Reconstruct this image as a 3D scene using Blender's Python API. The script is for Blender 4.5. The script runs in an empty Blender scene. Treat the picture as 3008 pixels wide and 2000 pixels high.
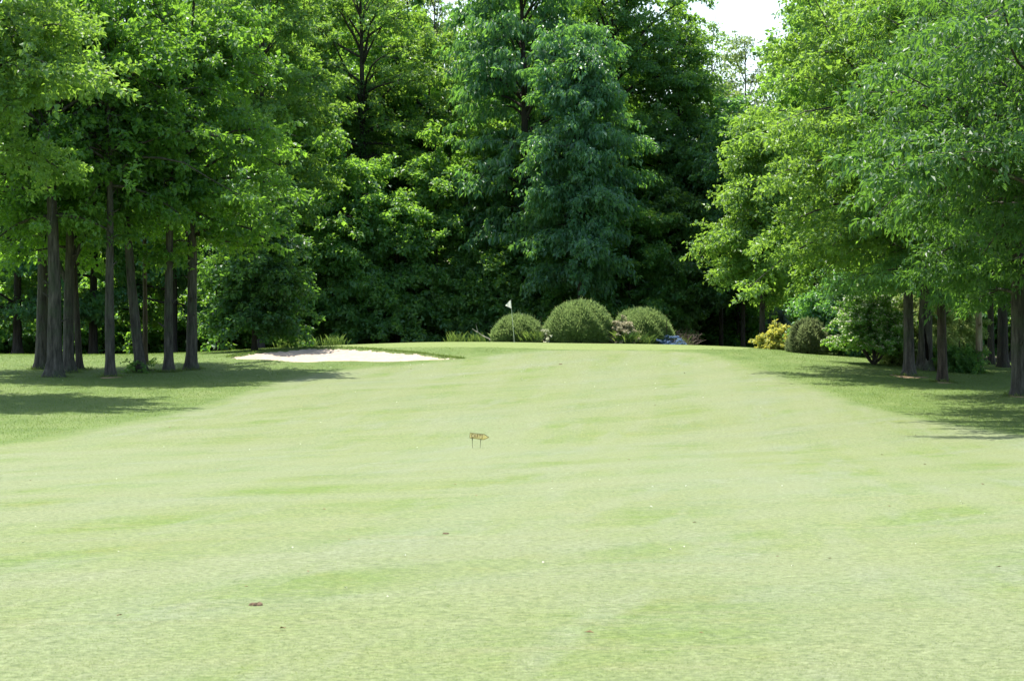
import bpy, math, random
import numpy as np

# ------------------------------------------------------------------ camera, sky, sun
sc = bpy.context.scene
COL = sc.collection
FPX = 7000.0          # focal length in photo pixels (3008 wide)
CX, HY = 1504.0, 1060.0   # image centre column, horizon row
CAMZ = 1.65
cam = bpy.data.cameras.new('camera'); camo = bpy.data.objects.new('camera', cam); COL.objects.link(camo)
cam.sensor_width = 23.7; cam.lens = 23.7 * FPX / 3008.0
cam.clip_start = 0.5; cam.clip_end = 6000
cam.dof.use_dof = True; cam.dof.focus_distance = 112.0; cam.dof.aperture_fstop = 6.3
camo.location = (0, 0, CAMZ)
camo.rotation_euler = (math.radians(90) + math.atan((HY - 1000.0) / FPX), 0, 0)
sc.camera = camo

SUN = np.array([-0.23, 0.33, 1.0]); SUN /= np.linalg.norm(SUN)
el = math.asin(SUN[2]); az = math.atan2(SUN[0], SUN[1])
w = bpy.data.worlds.new('World'); sc.world = w; w.use_nodes = True
nt = w.node_tree; bg = nt.nodes['Background']
sky = nt.nodes.new('ShaderNodeTexSky'); sky.sky_type = 'NISHITA'; sky.sun_disc = False
sky.sun_elevation = el; sky.sun_rotation = az; sky.air_density = 1.2; sky.dust_density = 2.0; sky.ozone_density = 1.0
nt.links.new(sky.outputs[0], bg.inputs[0]); bg.inputs[1].default_value = 0.15
sl = bpy.data.lights.new('sun', 'SUN'); sl.energy = 5.0; sl.angle = math.radians(0.53); sl.color = (1.0, 0.955, 0.88)
so = bpy.data.objects.new('sun', sl); COL.objects.link(so)
import mathutils
so.rotation_euler = mathutils.Vector(SUN).to_track_quat('Z', 'Y').to_euler(); so.location = (-30, 60, 120)
sc.view_settings.view_transform = 'Standard'; sc.view_settings.look = 'None'
sc.view_settings.exposure = 0.98; sc.view_settings.gamma = 1
sc.cycles.max_bounces = 7; sc.cycles.diffuse_bounces = 4; sc.cycles.transmission_bounces = 5; sc.cycles.transparent_max_bounces = 4
sc.cycles.use_denoising = True

D = 3008.0 / 2358.0    # I measured the photo on a 2358 px wide view

# ------------------------------------------------------------------ helpers
def tag(o, label=None, cat=None, group=None, kind=None):
    if label: o['label'] = label
    if cat: o['category'] = cat
    if group: o['group'] = group
    if kind: o['kind'] = kind
    return o

def empty(name, loc, label, cat, group=None):
    o = bpy.data.objects.new(name, None); COL.objects.link(o); o.location = loc
    o.empty_display_size = 0.3
    return tag(o, label, cat, group)

def mesh_obj(name, V, F, mats, parent=None, smooth=False, attrs=None, midx=None, loc=None):
    """V (n,3); F either (m,k) array or list of arrays of different k"""
    me = bpy.data.meshes.new(name)
    V = np.asarray(V, dtype=np.float32)
    if not isinstance(F, list) or not isinstance(F[0], np.ndarray): F = [F]
    F = [np.asarray(f, dtype=np.int32) for f in F if len(f)]
    tot = np.concatenate([np.full(len(f), f.shape[1], dtype=np.int32) for f in F])
    loops = np.concatenate([f.ravel() for f in F])
    st = np.concatenate([[0], np.cumsum(tot)[:-1]]).astype(np.int32)
    me.vertices.add(len(V)); me.vertices.foreach_set('co', V.ravel())
    me.loops.add(len(loops)); me.loops.foreach_set('vertex_index', loops)
    me.polygons.add(len(tot)); me.polygons.foreach_set('loop_start', st)
    try: me.polygons.foreach_set('loop_total', tot)
    except Exception: pass
    if not isinstance(mats, (list, tuple)): mats = [mats]
    for m in mats: me.materials.append(m)
    if midx is not None: me.polygons.foreach_set('material_index', np.asarray(midx, dtype=np.int32))
    me.polygons.foreach_set('use_smooth', np.full(len(tot), smooth))
    if attrs:
        for k, (dom, val) in attrs.items():
            a = me.attributes.new(k, 'FLOAT', dom); a.data.foreach_set('value', np.asarray(val, dtype=np.float32))
    me.update(calc_edges=True); me.validate()
    o = bpy.data.objects.new(name, me); COL.objects.link(o)
    if parent: o.parent = parent
    if loc is not None: o.location = loc
    return o

def tube(path, rad, n=6, cap=True, wob=0.0, rs=None):
    path = np.asarray(path, float); rad = np.asarray(rad, float); m = len(path)
    t = np.gradient(path, axis=0); t /= np.linalg.norm(t, axis=1)[:, None] + 1e-9
    ref = np.where(np.abs(t[:, 2:3]) > 0.8, np.array([[1.0, 0, 0]]), np.array([[0, 0, 1.0]]))
    u = np.cross(t, ref); u /= np.linalg.norm(u, axis=1)[:, None] + 1e-9
    v = np.cross(t, u)
    for i in range(1, m):   # keep the frame from flipping
        if np.dot(u[i], u[i - 1]) < 0: u[i] *= -1; v[i] *= -1
    a = np.arange(n) * 2 * math.pi / n
    R = rad[:, None] * np.ones((1, n))
    if wob and rs is not None: R = R * (1 + wob * rs.normal(size=R.shape))
    V = path[:, None, :] + R[..., None] * (np.cos(a)[None, :, None] * u[:, None, :] + np.sin(a)[None, :, None] * v[:, None, :])
    V = V.reshape(-1, 3)
    i = np.arange(m - 1)[:, None] * n; j = np.arange(n)[None, :]; j2 = (j + 1) % n
    F = np.stack([i + j, i + j2, i + n + j2, i + n + j], -1).reshape(-1, 4)
    return V, F

class Acc:
    def __init__(s): s.V = []; s.F = []; s.n = 0; s.A = []
    def add(s, V, F, a=None):
        s.V.append(np.asarray(V)); s.F.append(np.asarray(F) + s.n); s.n += len(V)
        if a is not None: s.A.append(a)
    def get(s): return np.concatenate(s.V), np.concatenate(s.F)
    def att(s): return np.concatenate(s.A)

def norm(a): return a / (np.linalg.norm(a, axis=-1, keepdims=True) + 1e-9)

# ------------------------------------------------------------------ materials
def mat(name):
    m = bpy.data.materials.new(name); m.use_nodes = True
    nt = m.node_tree; p = nt.nodes['Principled BSDF']; return m, nt, p

def N(nt, typ, **kw):
    n = nt.nodes.new(typ)
    for k, v in kw.items(): setattr(n, k, v)
    return n

def ramp(nt, fac, stops):
    r = N(nt, 'ShaderNodeValToRGB'); e = r.color_ramp.elements
    while len(e) < len(stops): e.new(0.5)
    for i, (p, c) in enumerate(stops): e[i].position = p; e[i].color = (*c, 1)
    nt.links.new(fac, r.inputs[0]); return r.outputs[0]

def mixc(nt, fac, a, b, blend='MIX'):
    m = N(nt, 'ShaderNodeMix'); m.data_type = 'RGBA'; m.blend_type = blend
    for s, v in ((0, fac), (6, a), (7, b)):
        if isinstance(v, bpy.types.NodeSocket): nt.links.new(v, m.inputs[s])
        elif s == 0: m.inputs[s].default_value = v
        else: m.inputs[s].default_value = (*v, 1)
    return m.outputs[2]

def noise(nt, coord, scale, detail=3, rough=0.5, sc3=(1, 1, 1), rot=0.0):
    mp = N(nt, 'ShaderNodeMapping'); mp.inputs['Scale'].default_value = sc3; mp.inputs['Rotation'].default_value = (0, 0, rot)
    nt.links.new(coord, mp.inputs[0])
    n = N(nt, 'ShaderNodeTexNoise'); n.inputs['Scale'].default_value = scale; n.inputs['Detail'].default_value = detail
    n.inputs['Roughness'].default_value = rough
    nt.links.new(mp.outputs[0], n.inputs['Vector']); return n.outputs[0]

def leaf_mat(name, c0, c1, c2, trans, gloss=0.4, tf=0.42, rough=0.5):
    """c0..c2: leaf reflectance spread, trans: colour of light through the leaf"""
    m, nt, p = mat(name)
    a = N(nt, 'ShaderNodeAttribute', attribute_name='lv')
    col = ramp(nt, a.outputs['Fac'], [(0.0, c0), (0.5, c1), (1.0, c2)])
    oi = N(nt, 'ShaderNodeObjectInfo')
    hsv = N(nt, 'ShaderNodeHueSaturation')
    mr = N(nt, 'ShaderNodeMapRange'); mr.inputs['To Min'].default_value = 0.485; mr.inputs['To Max'].default_value = 0.515
    nt.links.new(oi.outputs['Random'], mr.inputs[0]); nt.links.new(mr.outputs[0], hsv.inputs['Hue']); nt.links.new(col, hsv.inputs['Color'])
    nt.links.new(hsv.outputs[0], p.inputs['Base Color'])
    p.inputs['Roughness'].default_value = rough; p.inputs['Specular IOR Level'].default_value = gloss
    t = N(nt, 'ShaderNodeBsdfTranslucent')
    tc = mixc(nt, a.outputs['Fac'], tuple(x * 0.8 for x in trans), tuple(x * 1.15 for x in trans))
    nt.links.new(tc, t.inputs['Color'])
    mx = N(nt, 'ShaderNodeMixShader'); mx.inputs[0].default_value = tf
    nt.links.new(p.outputs[0], mx.inputs[1]); nt.links.new(t.outputs[0], mx.inputs[2])
    nt.links.new(mx.outputs[0], nt.nodes['Material Output'].inputs['Surface'])
    return m

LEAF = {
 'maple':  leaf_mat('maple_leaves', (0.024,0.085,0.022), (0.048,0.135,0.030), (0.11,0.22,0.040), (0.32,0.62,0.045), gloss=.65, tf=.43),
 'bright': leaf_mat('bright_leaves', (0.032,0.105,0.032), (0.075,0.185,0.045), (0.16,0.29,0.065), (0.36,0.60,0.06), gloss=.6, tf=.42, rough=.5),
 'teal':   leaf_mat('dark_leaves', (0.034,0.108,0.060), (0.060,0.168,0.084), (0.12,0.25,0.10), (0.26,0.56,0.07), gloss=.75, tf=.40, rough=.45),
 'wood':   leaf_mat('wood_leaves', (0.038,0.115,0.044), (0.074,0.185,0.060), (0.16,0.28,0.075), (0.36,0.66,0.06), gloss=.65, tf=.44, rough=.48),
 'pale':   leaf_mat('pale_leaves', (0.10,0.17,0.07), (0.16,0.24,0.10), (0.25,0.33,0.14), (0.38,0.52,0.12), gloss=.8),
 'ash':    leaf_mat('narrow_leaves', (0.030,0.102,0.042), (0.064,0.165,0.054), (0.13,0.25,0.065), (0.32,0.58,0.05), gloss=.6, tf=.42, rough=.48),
 'deep':   leaf_mat('deep_green_narrow_leaves', (0.020,0.070,0.028), (0.038,0.110,0.036), (0.08,0.17,0.045), (0.20,0.42,0.04), gloss=.6, tf=.38),  # darker copy of the narrow leaves, shade put into the leaf colour
 'olive':  leaf_mat('shrub_shoots', (0.080,0.155,0.055), (0.150,0.245,0.090), (0.27,0.36,0.16), (0.32,0.44,0.14), gloss=0.3),
 'grey':   leaf_mat('grey_green_shoots', (0.10,0.14,0.07), (0.16,0.20,0.11), (0.24,0.28,0.16), (0.25,0.32,0.12), gloss=0.3),
 'yellow': leaf_mat('yellow_leaves', (0.16,0.25,0.07), (0.28,0.34,0.09), (0.44,0.43,0.13), (0.7,0.66,0.10)),
 'varieg': leaf_mat('variegated_leaves', (0.14,0.24,0.06), (0.30,0.40,0.12), (0.50,0.56,0.26), (0.4,0.5,0.15)),
 'white':  leaf_mat('white_bracts', (0.55,0.58,0.40), (0.68,0.68,0.52), (0.78,0.78,0.66), (0.7,0.72,0.5)),
 'pink':   leaf_mat('pinkish_leaves', (0.09,0.16,0.06), (0.22,0.25,0.13), (0.60,0.56,0.44), (0.5,0.45,0.3)),
 'blue':   leaf_mat('blue_flowers', (0.10,0.20,0.36), (0.16,0.28,0.46), (0.30,0.44,0.60), (0.2,0.3,0.45)),
 'bluegreen': leaf_mat('blue_green_needles', (0.13,0.20,0.18), (0.20,0.27,0.24), (0.28,0.34,0.31), (0.2,0.3,0.25)),
 'red':    leaf_mat('red_leaves', (0.25,0.03,0.03), (0.40,0.06,0.05), (0.5,0.12,0.09), (0.5,0.1,0.08)),
 'grass':  leaf_mat('grass_blades', (0.04,0.09,0.03), (0.075,0.14,0.045), (0.16,0.22,0.08), (0.30,0.44,0.08)),
 'rough':  leaf_mat('rough_blades', (0.076,0.128,0.026), (0.108,0.165,0.038), (0.148,0.196,0.056), (0.20,0.31,0.04)),
 'turf':  leaf_mat('turf_blades', (0.098,0.150,0.028), (0.122,0.170,0.036), (0.152,0.192,0.054), (0.19,0.27,0.05)),
}

def bark_mat(name, c0, c1, c2):
    m, nt, p = mat(name)
    tc = N(nt, 'ShaderNodeTexCoord')
    n1 = noise(nt, tc.outputs['Object'], 9, 6, 0.65, (1, 1, 0.14))
    n2 = noise(nt, tc.outputs['Object'], 1.3, 3, 0.5)
    c = ramp(nt, n1, [(0.33, c0), (0.52, c1), (0.72, c2)])
    c = mixc(nt, ramp(nt, n2, [(0.5, (0, 0, 0)), (0.75, (1, 1, 1))]), c, (c1[0]*0.8, c1[1]*1.15, c1[2]*0.75))
    nt.links.new(c, p.inputs['Base Color']); p.inputs['Roughness'].default_value = 0.9; p.inputs['Specular IOR Level'].default_value = 0.2
    b = N(nt, 'ShaderNodeBump'); b.inputs['Strength'].default_value = 0.9; b.inputs['Distance'].default_value = 0.06
    nt.links.new(n1, b.inputs['Height']); nt.links.new(b.outputs[0], p.inputs['Normal'])
    return m
BARK = {'grey': bark_mat('grey_bark', (0.025,0.023,0.020), (0.075,0.068,0.058), (0.15,0.135,0.115)),
        'brown': bark_mat('brown_bark', (0.025,0.020,0.015), (0.065,0.050,0.037), (0.13,0.10,0.075)),
        'dark': bark_mat('dark_bark', (0.02,0.018,0.015), (0.05,0.042,0.034), (0.09,0.078,0.062)),
        'pale': bark_mat('stripped_bark', (0.12,0.09,0.06), (0.30,0.24,0.17), (0.44,0.37,0.28))}

def simple(name, col, rough=0.6, spec=0.4, nscale=20, var=0.12):
    m, nt, p = mat(name); tc = N(nt, 'ShaderNodeTexCoord')
    n = noise(nt, tc.outputs['Object'], nscale, 4, 0.6)
    c = ramp(nt, n, [(0.3, tuple(x*(1-var) for x in col)), (0.7, tuple(min(1, x*(1+var)) for x in col))])
    nt.links.new(c, p.inputs['Base Color']); p.inputs['Roughness'].default_value = rough; p.inputs['Specular IOR Level'].default_value = spec
    return m

# ------------------------------------------------------------------ terrain
def smoothtab(pts, s):
    x = np.array([p[0] for p in pts], float); y = np.array([p[1] for p in pts], float)
    xs = np.arange(x[0], x[-1] + .25, .25); ys = np.interp(xs, x, y)
    k = np.exp(-0.5 * (np.arange(-int(3*s/.25), int(3*s/.25) + 1) * .25 / s) ** 2); k /= k.sum()
    h = len(k) // 2; yp = np.concatenate([np.full(h, ys[0]), ys, np.full(h, ys[-1])])
    return xs, np.convolve(yp, k, 'valid')
BT = smoothtab([(-60, .1), (0, 0), (12, 0), (30, -.22), (45, -.45), (60, -.53), (75, .0), (85, .45), (95, .87), (105, 1.3), (115, 1.62), (125, 1.80), (140, 1.95), (200, 2.1), (500, 2.5)], 3.0)
CT = smoothtab([(-90, 1.6), (-40, 1.8), (-26, 1.90), (-19, 1.92), (-14.9, 2.1), (-12.2, 2.33), (-9, 2.46), (-5, 2.55), (0, 2.56), (6, 2.47), (10, 2.40), (12.5, 2.34), (15.8, 2.14), (19.7, 1.80), (25.6, 1.42), (40, 1.1), (90, 1.0)], 1.1)
ST = smoothtab([(-60, 0), (98, 0), (104, .22), (112, .72), (118, 1), (126, 1), (132, .75), (150, .1), (500, 0)], 2.0)

def sdist(poly, X, Y):
    """signed distance, + inside"""
    P = np.asarray(poly, float); X = np.asarray(X, float); Y = np.asarray(Y, float)
    d = np.full(X.shape, 1e9); ins = np.zeros(X.shape, bool)
    for i in range(len(P)):
        a = P[i]; b = P[(i + 1) % len(P)]; e = b - a
        t = np.clip(((X - a[0]) * e[0] + (Y - a[1]) * e[1]) / (e @ e + 1e-12), 0, 1)
        d = np.minimum(d, np.hypot(X - a[0] - t * e[0], Y - a[1] - t * e[1]))
        c = ((a[1] > Y) != (b[1] > Y)) & (X < (b[0] - a[0]) * (Y - a[1]) / (b[1] - a[1] + 1e-12) + a[0])
        ins ^= c
    return np.where(ins, d, -d)

def hz0(X, Y):
    X = np.asarray(X, float); Y = np.asarray(Y, float)
    b = np.interp(Y, *BT)
    m = np.interp(X, *CT) - 1.72
    s = np.interp(Y, *ST)
    z = b + m * s
    z += 0.035 * np.sin(X * 0.23 + 1.3) * np.sin(Y * 0.17) * np.clip(Y / 60, 0, 1) + 0.02 * np.sin(X * .51 + Y * .13)
    # the ground falls off gently towards the right-hand grove
    z -= 0.35 * np.clip((X - 9) / 14, 0, 1) ** 1.5 * np.exp(-((Y - 98) / 16.0) ** 2)
    return z

def hit(px, py, f=hz0):
    """world point of the ground seen at photo pixel (3008 scale)"""
    ys = np.arange(8, 126, .05); xs = (px - CX) / FPX * ys; zr = CAMZ + (HY - py) / FPX * ys
    k = np.nonzero(f(xs, ys) >= zr)[0]
    i = k[0] if len(k) else int(np.argmin(zr - f(xs, ys)))
    return xs[i], ys[i]
def hitD(x, y): return hit(x * D, y * D)

# bunker outline, measured on the photo, dropped on the slope
btop = [(663,1051),(708,1044),(762,1036),(816,1030),(870,1026),(906,1023),(960,1023),(1014,1024),(1068,1027),(1122,1031),(1177,1036),(1231,1040),(1285,1048),(1321,1052),(1364,1057)]
bbot = [(1321,1058),(1231,1061),(1159,1065),(1104,1065),(1050,1063),(996,1063),(946,1064),(913,1067),(867,1066),(823,1061),(780,1059),(708,1058)]
BK = [hit(*p) for p in btop] + [hit(*p) for p in bbot]
print('bunker y', [round(p[1], 1) for p in BK])

def hz(X, Y):
    z = hz0(X, Y)
    X = np.asarray(X, float); Y = np.asarray(Y, float)
    near = (X > -16) & (X < 2) & (Y > 100) & (Y < 122)
    if near.any():
        s = np.where(near, sdist(BK, X, Y), -1)
        z = z - 0.45 * np.clip((s - 0.02) / 0.35, 0, 1)
        z = z + 0.05 * np.exp(-((s + .15) / .3) ** 2) * near
    return z

def gz(x, y): return float(hz(np.array([x]), np.array([y]))[0])
def posD(dx, y):
    x = (dx * D - CX) / FPX * y
    return x, y, gz(x, y)

fw = [hitD(*p) for p in [(0,1028),(120,1008),(250,985),(350,966),(450,943),(520,922),(570,905),(620,888),(680,872),(750,858),(860,846),(980,837),(1080,828),(1150,816),(1250,808),(1400,806),(1530,808),(1620,814),(1690,832),(1780,862),(1850,888),(1900,905),(1950,925),(2020,944),(2100,962),(2230,985),(2358,1003)]]
FW = fw + [(30, 52), (60, 40), (90, -60), (-90, -60), (-60, 30), (-24, 48)]
GR = [(-10.5, 118), (-8, 115.5), (-3, 114.5), (2, 113.5), (7, 114), (11, 116), (12.5, 120), (11, 125), (4, 128.5), (-5, 128.5), (-10, 126), (-12, 122)]

def ground():
    xs = np.concatenate([-np.geomspace(3000, 46, 26), np.arange(-45, -30, 1.0), np.arange(-30, 30, .3), np.arange(30, 45, 1.0), np.geomspace(46, 3000, 26)])
    ys = np.concatenate([-np.geomspace(400, 12, 12), np.arange(-10, 60, .6), np.arange(60, 100, .4), np.arange(100, 122, .22), np.arange(122, 160, .6), np.geomspace(161, 4000, 30)])
    X, Y = np.meshgrid(xs, ys); nx = len(xs); ny = len(ys)
    Z = hz(X, Y)
    V = np.stack([X, Y, Z], -1).reshape(-1, 3)
    i, j = np.meshgrid(np.arange(ny - 1), np.arange(nx - 1), indexing='ij')
    F = np.stack([i*nx+j, i*nx+j+1, (i+1)*nx+j+1, (i+1)*nx+j], -1).reshape(-1, 4)
    rs = np.random.RandomState(4)
    sf = sdist(FW, X, Y).ravel(); sg = sdist(GR, X, Y).ravel()
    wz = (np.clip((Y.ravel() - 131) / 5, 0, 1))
    cx = V[F].mean(1); fm = sdist(FW, cx[:, 0], cx[:, 1]) > 0; gm = (sdist(GR, cx[:, 0], cx[:, 1]) > 0)
    out = {}
    for nm, sel in (('fairway', fm & ~gm), ('putting_green', gm), ('rough_grass', ~fm & ~gm)):
        f = F[sel]; u, inv = np.unique(f, return_inverse=True)
        o = mesh_obj(nm, V[u], inv.reshape(f.shape), GM, smooth=True,
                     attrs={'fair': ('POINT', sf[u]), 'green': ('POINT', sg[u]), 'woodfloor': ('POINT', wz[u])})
        tag(o, kind='structure'); out[nm] = o
    return out

def ground_mat():
    m, nt, p = mat('mown_grass'); tc = N(nt, 'ShaderNodeTexCoord'); P = tc.outputs['Object']
    n_big = noise(nt, P, 0.12, 3, 0.5, (1, 0.7, 1))
    n_mid = noise(nt, P, 0.55, 5, 0.62, (1, 0.55, 1), 0.25)
    n_dry = noise(nt, P, 1.7, 4, 0.6, (0.9, 0.5, 1), -0.4)
    n_fine = noise(nt, P, 16, 4, 0.7)
    n_blade = noise(nt, P, 95, 3, 0.7, (1, .6, 1))
    def streak(scale, st, rot, detail):      # noise drawn out along a mowing direction
        mp = N(nt, 'ShaderNodeMapping', vector_type='TEXTURE'); mp.inputs['Rotation'].default_value = (0, 0, math.radians(rot)); mp.inputs['Scale'].default_value = (st, 1, 1)
        nt.links.new(P, mp.inputs[0]); n = N(nt, 'ShaderNodeTexNoise'); n.inputs['Scale'].default_value = scale; n.inputs['Detail'].default_value = detail; n.inputs['Roughness'].default_value = .62
        nt.links.new(mp.outputs[0], n.inputs['Vector']); return n.outputs[0]
    def over(c, n, lo, hi, k, col): return mixc(nt, ramp(nt, n, [(lo, (0, 0, 0)), (hi, (k, k, k))]), c, col)
    fair = ramp(nt, n_mid, [(0.30, (0.101,0.162,0.027)), (0.48, (0.123,0.172,0.040)), (0.66, (0.146,0.182,0.059))])
    fair = over(fair, n_big, .42, .62, .8, (0.135,0.170,0.069))
    fair = over(fair, n_dry, .50, .70, .5, (0.163,0.172,0.046))
    fair = over(fair, streak(.42, 7, 57, 5), .46, .62, .85, (0.165,0.191,0.109))
    fair = over(fair, streak(.8, 5, 24, 5), .50, .69, .75, (0.106,0.161,0.026))
    fair = over(fair, streak(.30, 9, 86, 4), .46, .60, .62, (0.164,0.195,0.107))
    fair = over(fair, streak(1.1, 8, 83, 3), .54, .66, .5, (0.179,0.202,0.128))
    fair = over(fair, streak(1.6, 9, 8, 4), .53, .68, .6, (0.171,0.186,0.084))
    fair = over(fair, noise(nt, P, 3.2, 5, .65), .54, .70, .5, (0.093,0.148,0.027))
    fair = over(fair, noise(nt, P, 7.5, 5, .7, (.7, 1, 1), .5), .52, .66, .45, (0.182,0.205,0.116))
    fair = over(fair, noise(nt, P, 11, 4, .7), .55, .68, .45, (0.085,0.140,0.027))
    def bands(scale, rot, k, col, c):        # straight mower passes, edges slightly wavering
        mp = N(nt, 'ShaderNodeMapping'); mp.inputs['Rotation'].default_value = (0, 0, math.radians(-rot)); nt.links.new(P, mp.inputs[0])
        wv = N(nt, 'ShaderNodeTexWave', bands_direction='Y'); wv.inputs['Scale'].default_value = scale; wv.inputs['Distortion'].default_value = .9; wv.inputs['Detail'].default_value = 3; wv.inputs['Detail Scale'].default_value = .6
        nt.links.new(mp.outputs[0], wv.inputs[0]); return over(c, wv.outputs[1], .38, .62, k, col)
    fair = bands(.085, 57, .42, (0.168,0.194,0.090), fair)
    fair = bands(.105, 86, .30, (0.170,0.194,0.090), fair)
    rough = ramp(nt, n_mid, [(0.30, (0.076,0.125,0.026)), (0.5, (0.104,0.156,0.038)), (0.70, (0.134,0.178,0.056))])
    rough = mixc(nt, ramp(nt, n_dry, [(0.5, (0, 0, 0)), (0.75, (.5, .5, .5))]), rough, (0.135,0.165,0.045))
    green = ramp(nt, n_mid, [(0.35, (0.150,0.200,0.056)), (0.65, (0.166,0.210,0.066))])
    a = N(nt, 'ShaderNodeAttribute', attribute_name='fair'); g = N(nt, 'ShaderNodeAttribute', attribute_name='green'); wf = N(nt, 'ShaderNodeAttribute', attribute_name='woodfloor')
    def edge(att, lo, hi):
        ad = N(nt, 'ShaderNodeMath'); ad.operation = 'ADD'; nt.links.new(att.outputs['Fac'], ad.inputs[0])
        s = N(nt, 'ShaderNodeMath'); s.operation = 'MULTIPLY_ADD'; nt.links.new(n_dry, s.inputs[0]); s.inputs[1].default_value = 1.2; s.inputs[2].default_value = -.6
        nt.links.new(s.outputs[0], ad.inputs[1])
        r = N(nt, 'ShaderNodeMapRange'); r.inputs['From Min'].default_value = lo; r.inputs['From Max'].default_value = hi
        nt.links.new(ad.outputs[0], r.inputs[0]); return r.outputs[0]
    c = mixc(nt, edge(a, -.5, .5), rough, fair)
    c = mixc(nt, edge(g, -.25, .25), c, green)
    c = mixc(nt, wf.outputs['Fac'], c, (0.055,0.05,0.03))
    c = mixc(nt, 0.9, c, ramp(nt, n_fine, [(0.30, (0.20,0.22,0.20)), (0.5, (.5, .5, .5)), (0.70, (0.80,0.78,0.80))]), 'SOFT_LIGHT')
    c = mixc(nt, 0.9, c, ramp(nt, n_blade, [(0.28, (0.2,0.2,0.2)), (0.5, (.5, .5, .5)), (0.8, (0.82,0.82,0.78))]), 'SOFT_LIGHT')
    nt.links.new(c, p.inputs['Base Color']); p.inputs['Roughness'].default_value = 0.75; p.inputs['Specular IOR Level'].default_value = 0.12
    ad = N(nt, 'ShaderNodeMath'); ad.operation = 'MULTIPLY_ADD'; nt.links.new(n_fine, ad.inputs[0]); ad.inputs[1].default_value = 2.0; nt.links.new(n_blade, ad.inputs[2])
    b = N(nt, 'ShaderNodeBump'); b.inputs['Strength'].default_value = 0.5; b.inputs['Distance'].default_value = 0.02
    nt.links.new(ad.outputs[0], b.inputs['Height']); nt.links.new(b.outputs[0], p.inputs['Normal'])
    return m
GM = ground_mat()
ground()

# ------------------------------------------------------------------ bunker
def sand_mat():
    m, nt, p = mat('bunker_sand'); tc = N(nt, 'ShaderNodeTexCoord'); P = tc.outputs['Object']
    n1 = noise(nt, P, 1.2, 4, 0.6); n2 = noise(nt, P, 7, 5, 0.7, (1, .45, 1)); n3 = noise(nt, P, 60, 3, .6)
    c = ramp(nt, n1, [(0.3, (0.40,0.325,0.25)), (0.7, (0.47,0.39,0.31))])
    c = mixc(nt, ramp(nt, n2, [(0.56, (0, 0, 0)), (0.72, (.6, .6, .6))]), c, (0.34,0.27,0.20))
    nt.links.new(c, p.inputs['Base Color']); p.inputs['Roughness'].default_value = 0.95; p.inputs['Specular IOR Level'].default_value = 0.1
    ad = N(nt, 'ShaderNodeMath'); ad.operation = 'MULTIPLY_ADD'; nt.links.new(n3, ad.inputs[0]); ad.inputs[1].default_value = .15; nt.links.new(n2, ad.inputs[2])
    b = N(nt, 'ShaderNodeBump'); b.inputs['Strength'].default_value = 0.8; b.inputs['Distance'].default_value = 0.10
    nt.links.new(ad.outputs[0], b.inputs['Height']); nt.links.new(b.outputs[0], p.inputs['Normal'])
    return m
def bunker():
    P = np.array(BK); xs = np.arange(P[:, 0].min() - .3, P[:, 0].max() + .3, .12); ys = np.arange(P[:, 1].min() - .3, P[:, 1].max() + .3, .12)
    X, Y = np.meshgrid(xs, ys); s = sdist(BK, X, Y)
    rs = np.random.RandomState(1)
    mid = np.interp(X, [p[0] for p in sorted(BK[:15])], [p[1] for p in sorted(BK[:15])])
    back = np.clip(1 - (mid - Y) / 1.2, 0, 1)            # near the rear lip
    Z = hz0(X, Y) - 0.02 - 0.16 * np.clip(s / 1.4, 0, 1) - 0.03 * back * (s > 0)
    Z += 0.03 * np.sin(X * 5.1 + Y * 3) * np.sin(Y * 4.3 - X) + .018 * rs.normal(size=X.shape)
    nx = len(xs); V = np.stack([X, Y, Z], -1).reshape(-1, 3)
    i, j = np.meshgrid(np.arange(len(ys) - 1), np.arange(nx - 1), indexing='ij')
    F = np.stack([i*nx+j, i*nx+j+1, (i+1)*nx+j+1, (i+1)*nx+j], -1).reshape(-1, 4)
    F = F[(s.ravel()[F] > -0.03).all(1)]
    u, inv = np.unique(F, return_inverse=True)
    o = mesh_obj('sand_bunker', V[u], inv.reshape(F.shape), sand_mat(), smooth=True)
    tag(o, kind='structure')
bunker()

# ------------------------------------------------------------------ foliage
def leaves(C, rs, L, W, out, droop=0.3, upb=0.9, fold=0.25, rand=0.8):
    """rhombic folded leaves at points C; out = outward directions"""
    n = len(C)
    a = norm(out * 0.5 + rs.normal(size=(n, 3)) * rand * .6 - np.array([0, 0, droop]))
    nn = np.array([0, 0, upb]) + rs.normal(size=(n, 3)) * rand * .55 + out * .25
    b = norm(np.cross(nn, a)); nr = np.cross(a, b)
    k = np.clip(rs.lognormal(0, .26, n), .5, 1.8); l = (L * k)[:, None]; w_ = (W * k * rs.uniform(.8, 1.2, n))[:, None]
    v0 = C; v1 = C + a * l * .42 + b * w_ * .5 + nr * w_ * fold; v2 = C + a * l - nr * l * .12; v3 = C + a * l * .42 - b * w_ * .5 + nr * w_ * fold
    V = np.stack([v0, v1, v2, v3], 1).reshape(-1, 3)
    F = np.arange(4 * n).reshape(n, 4)
    return V, F

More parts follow.
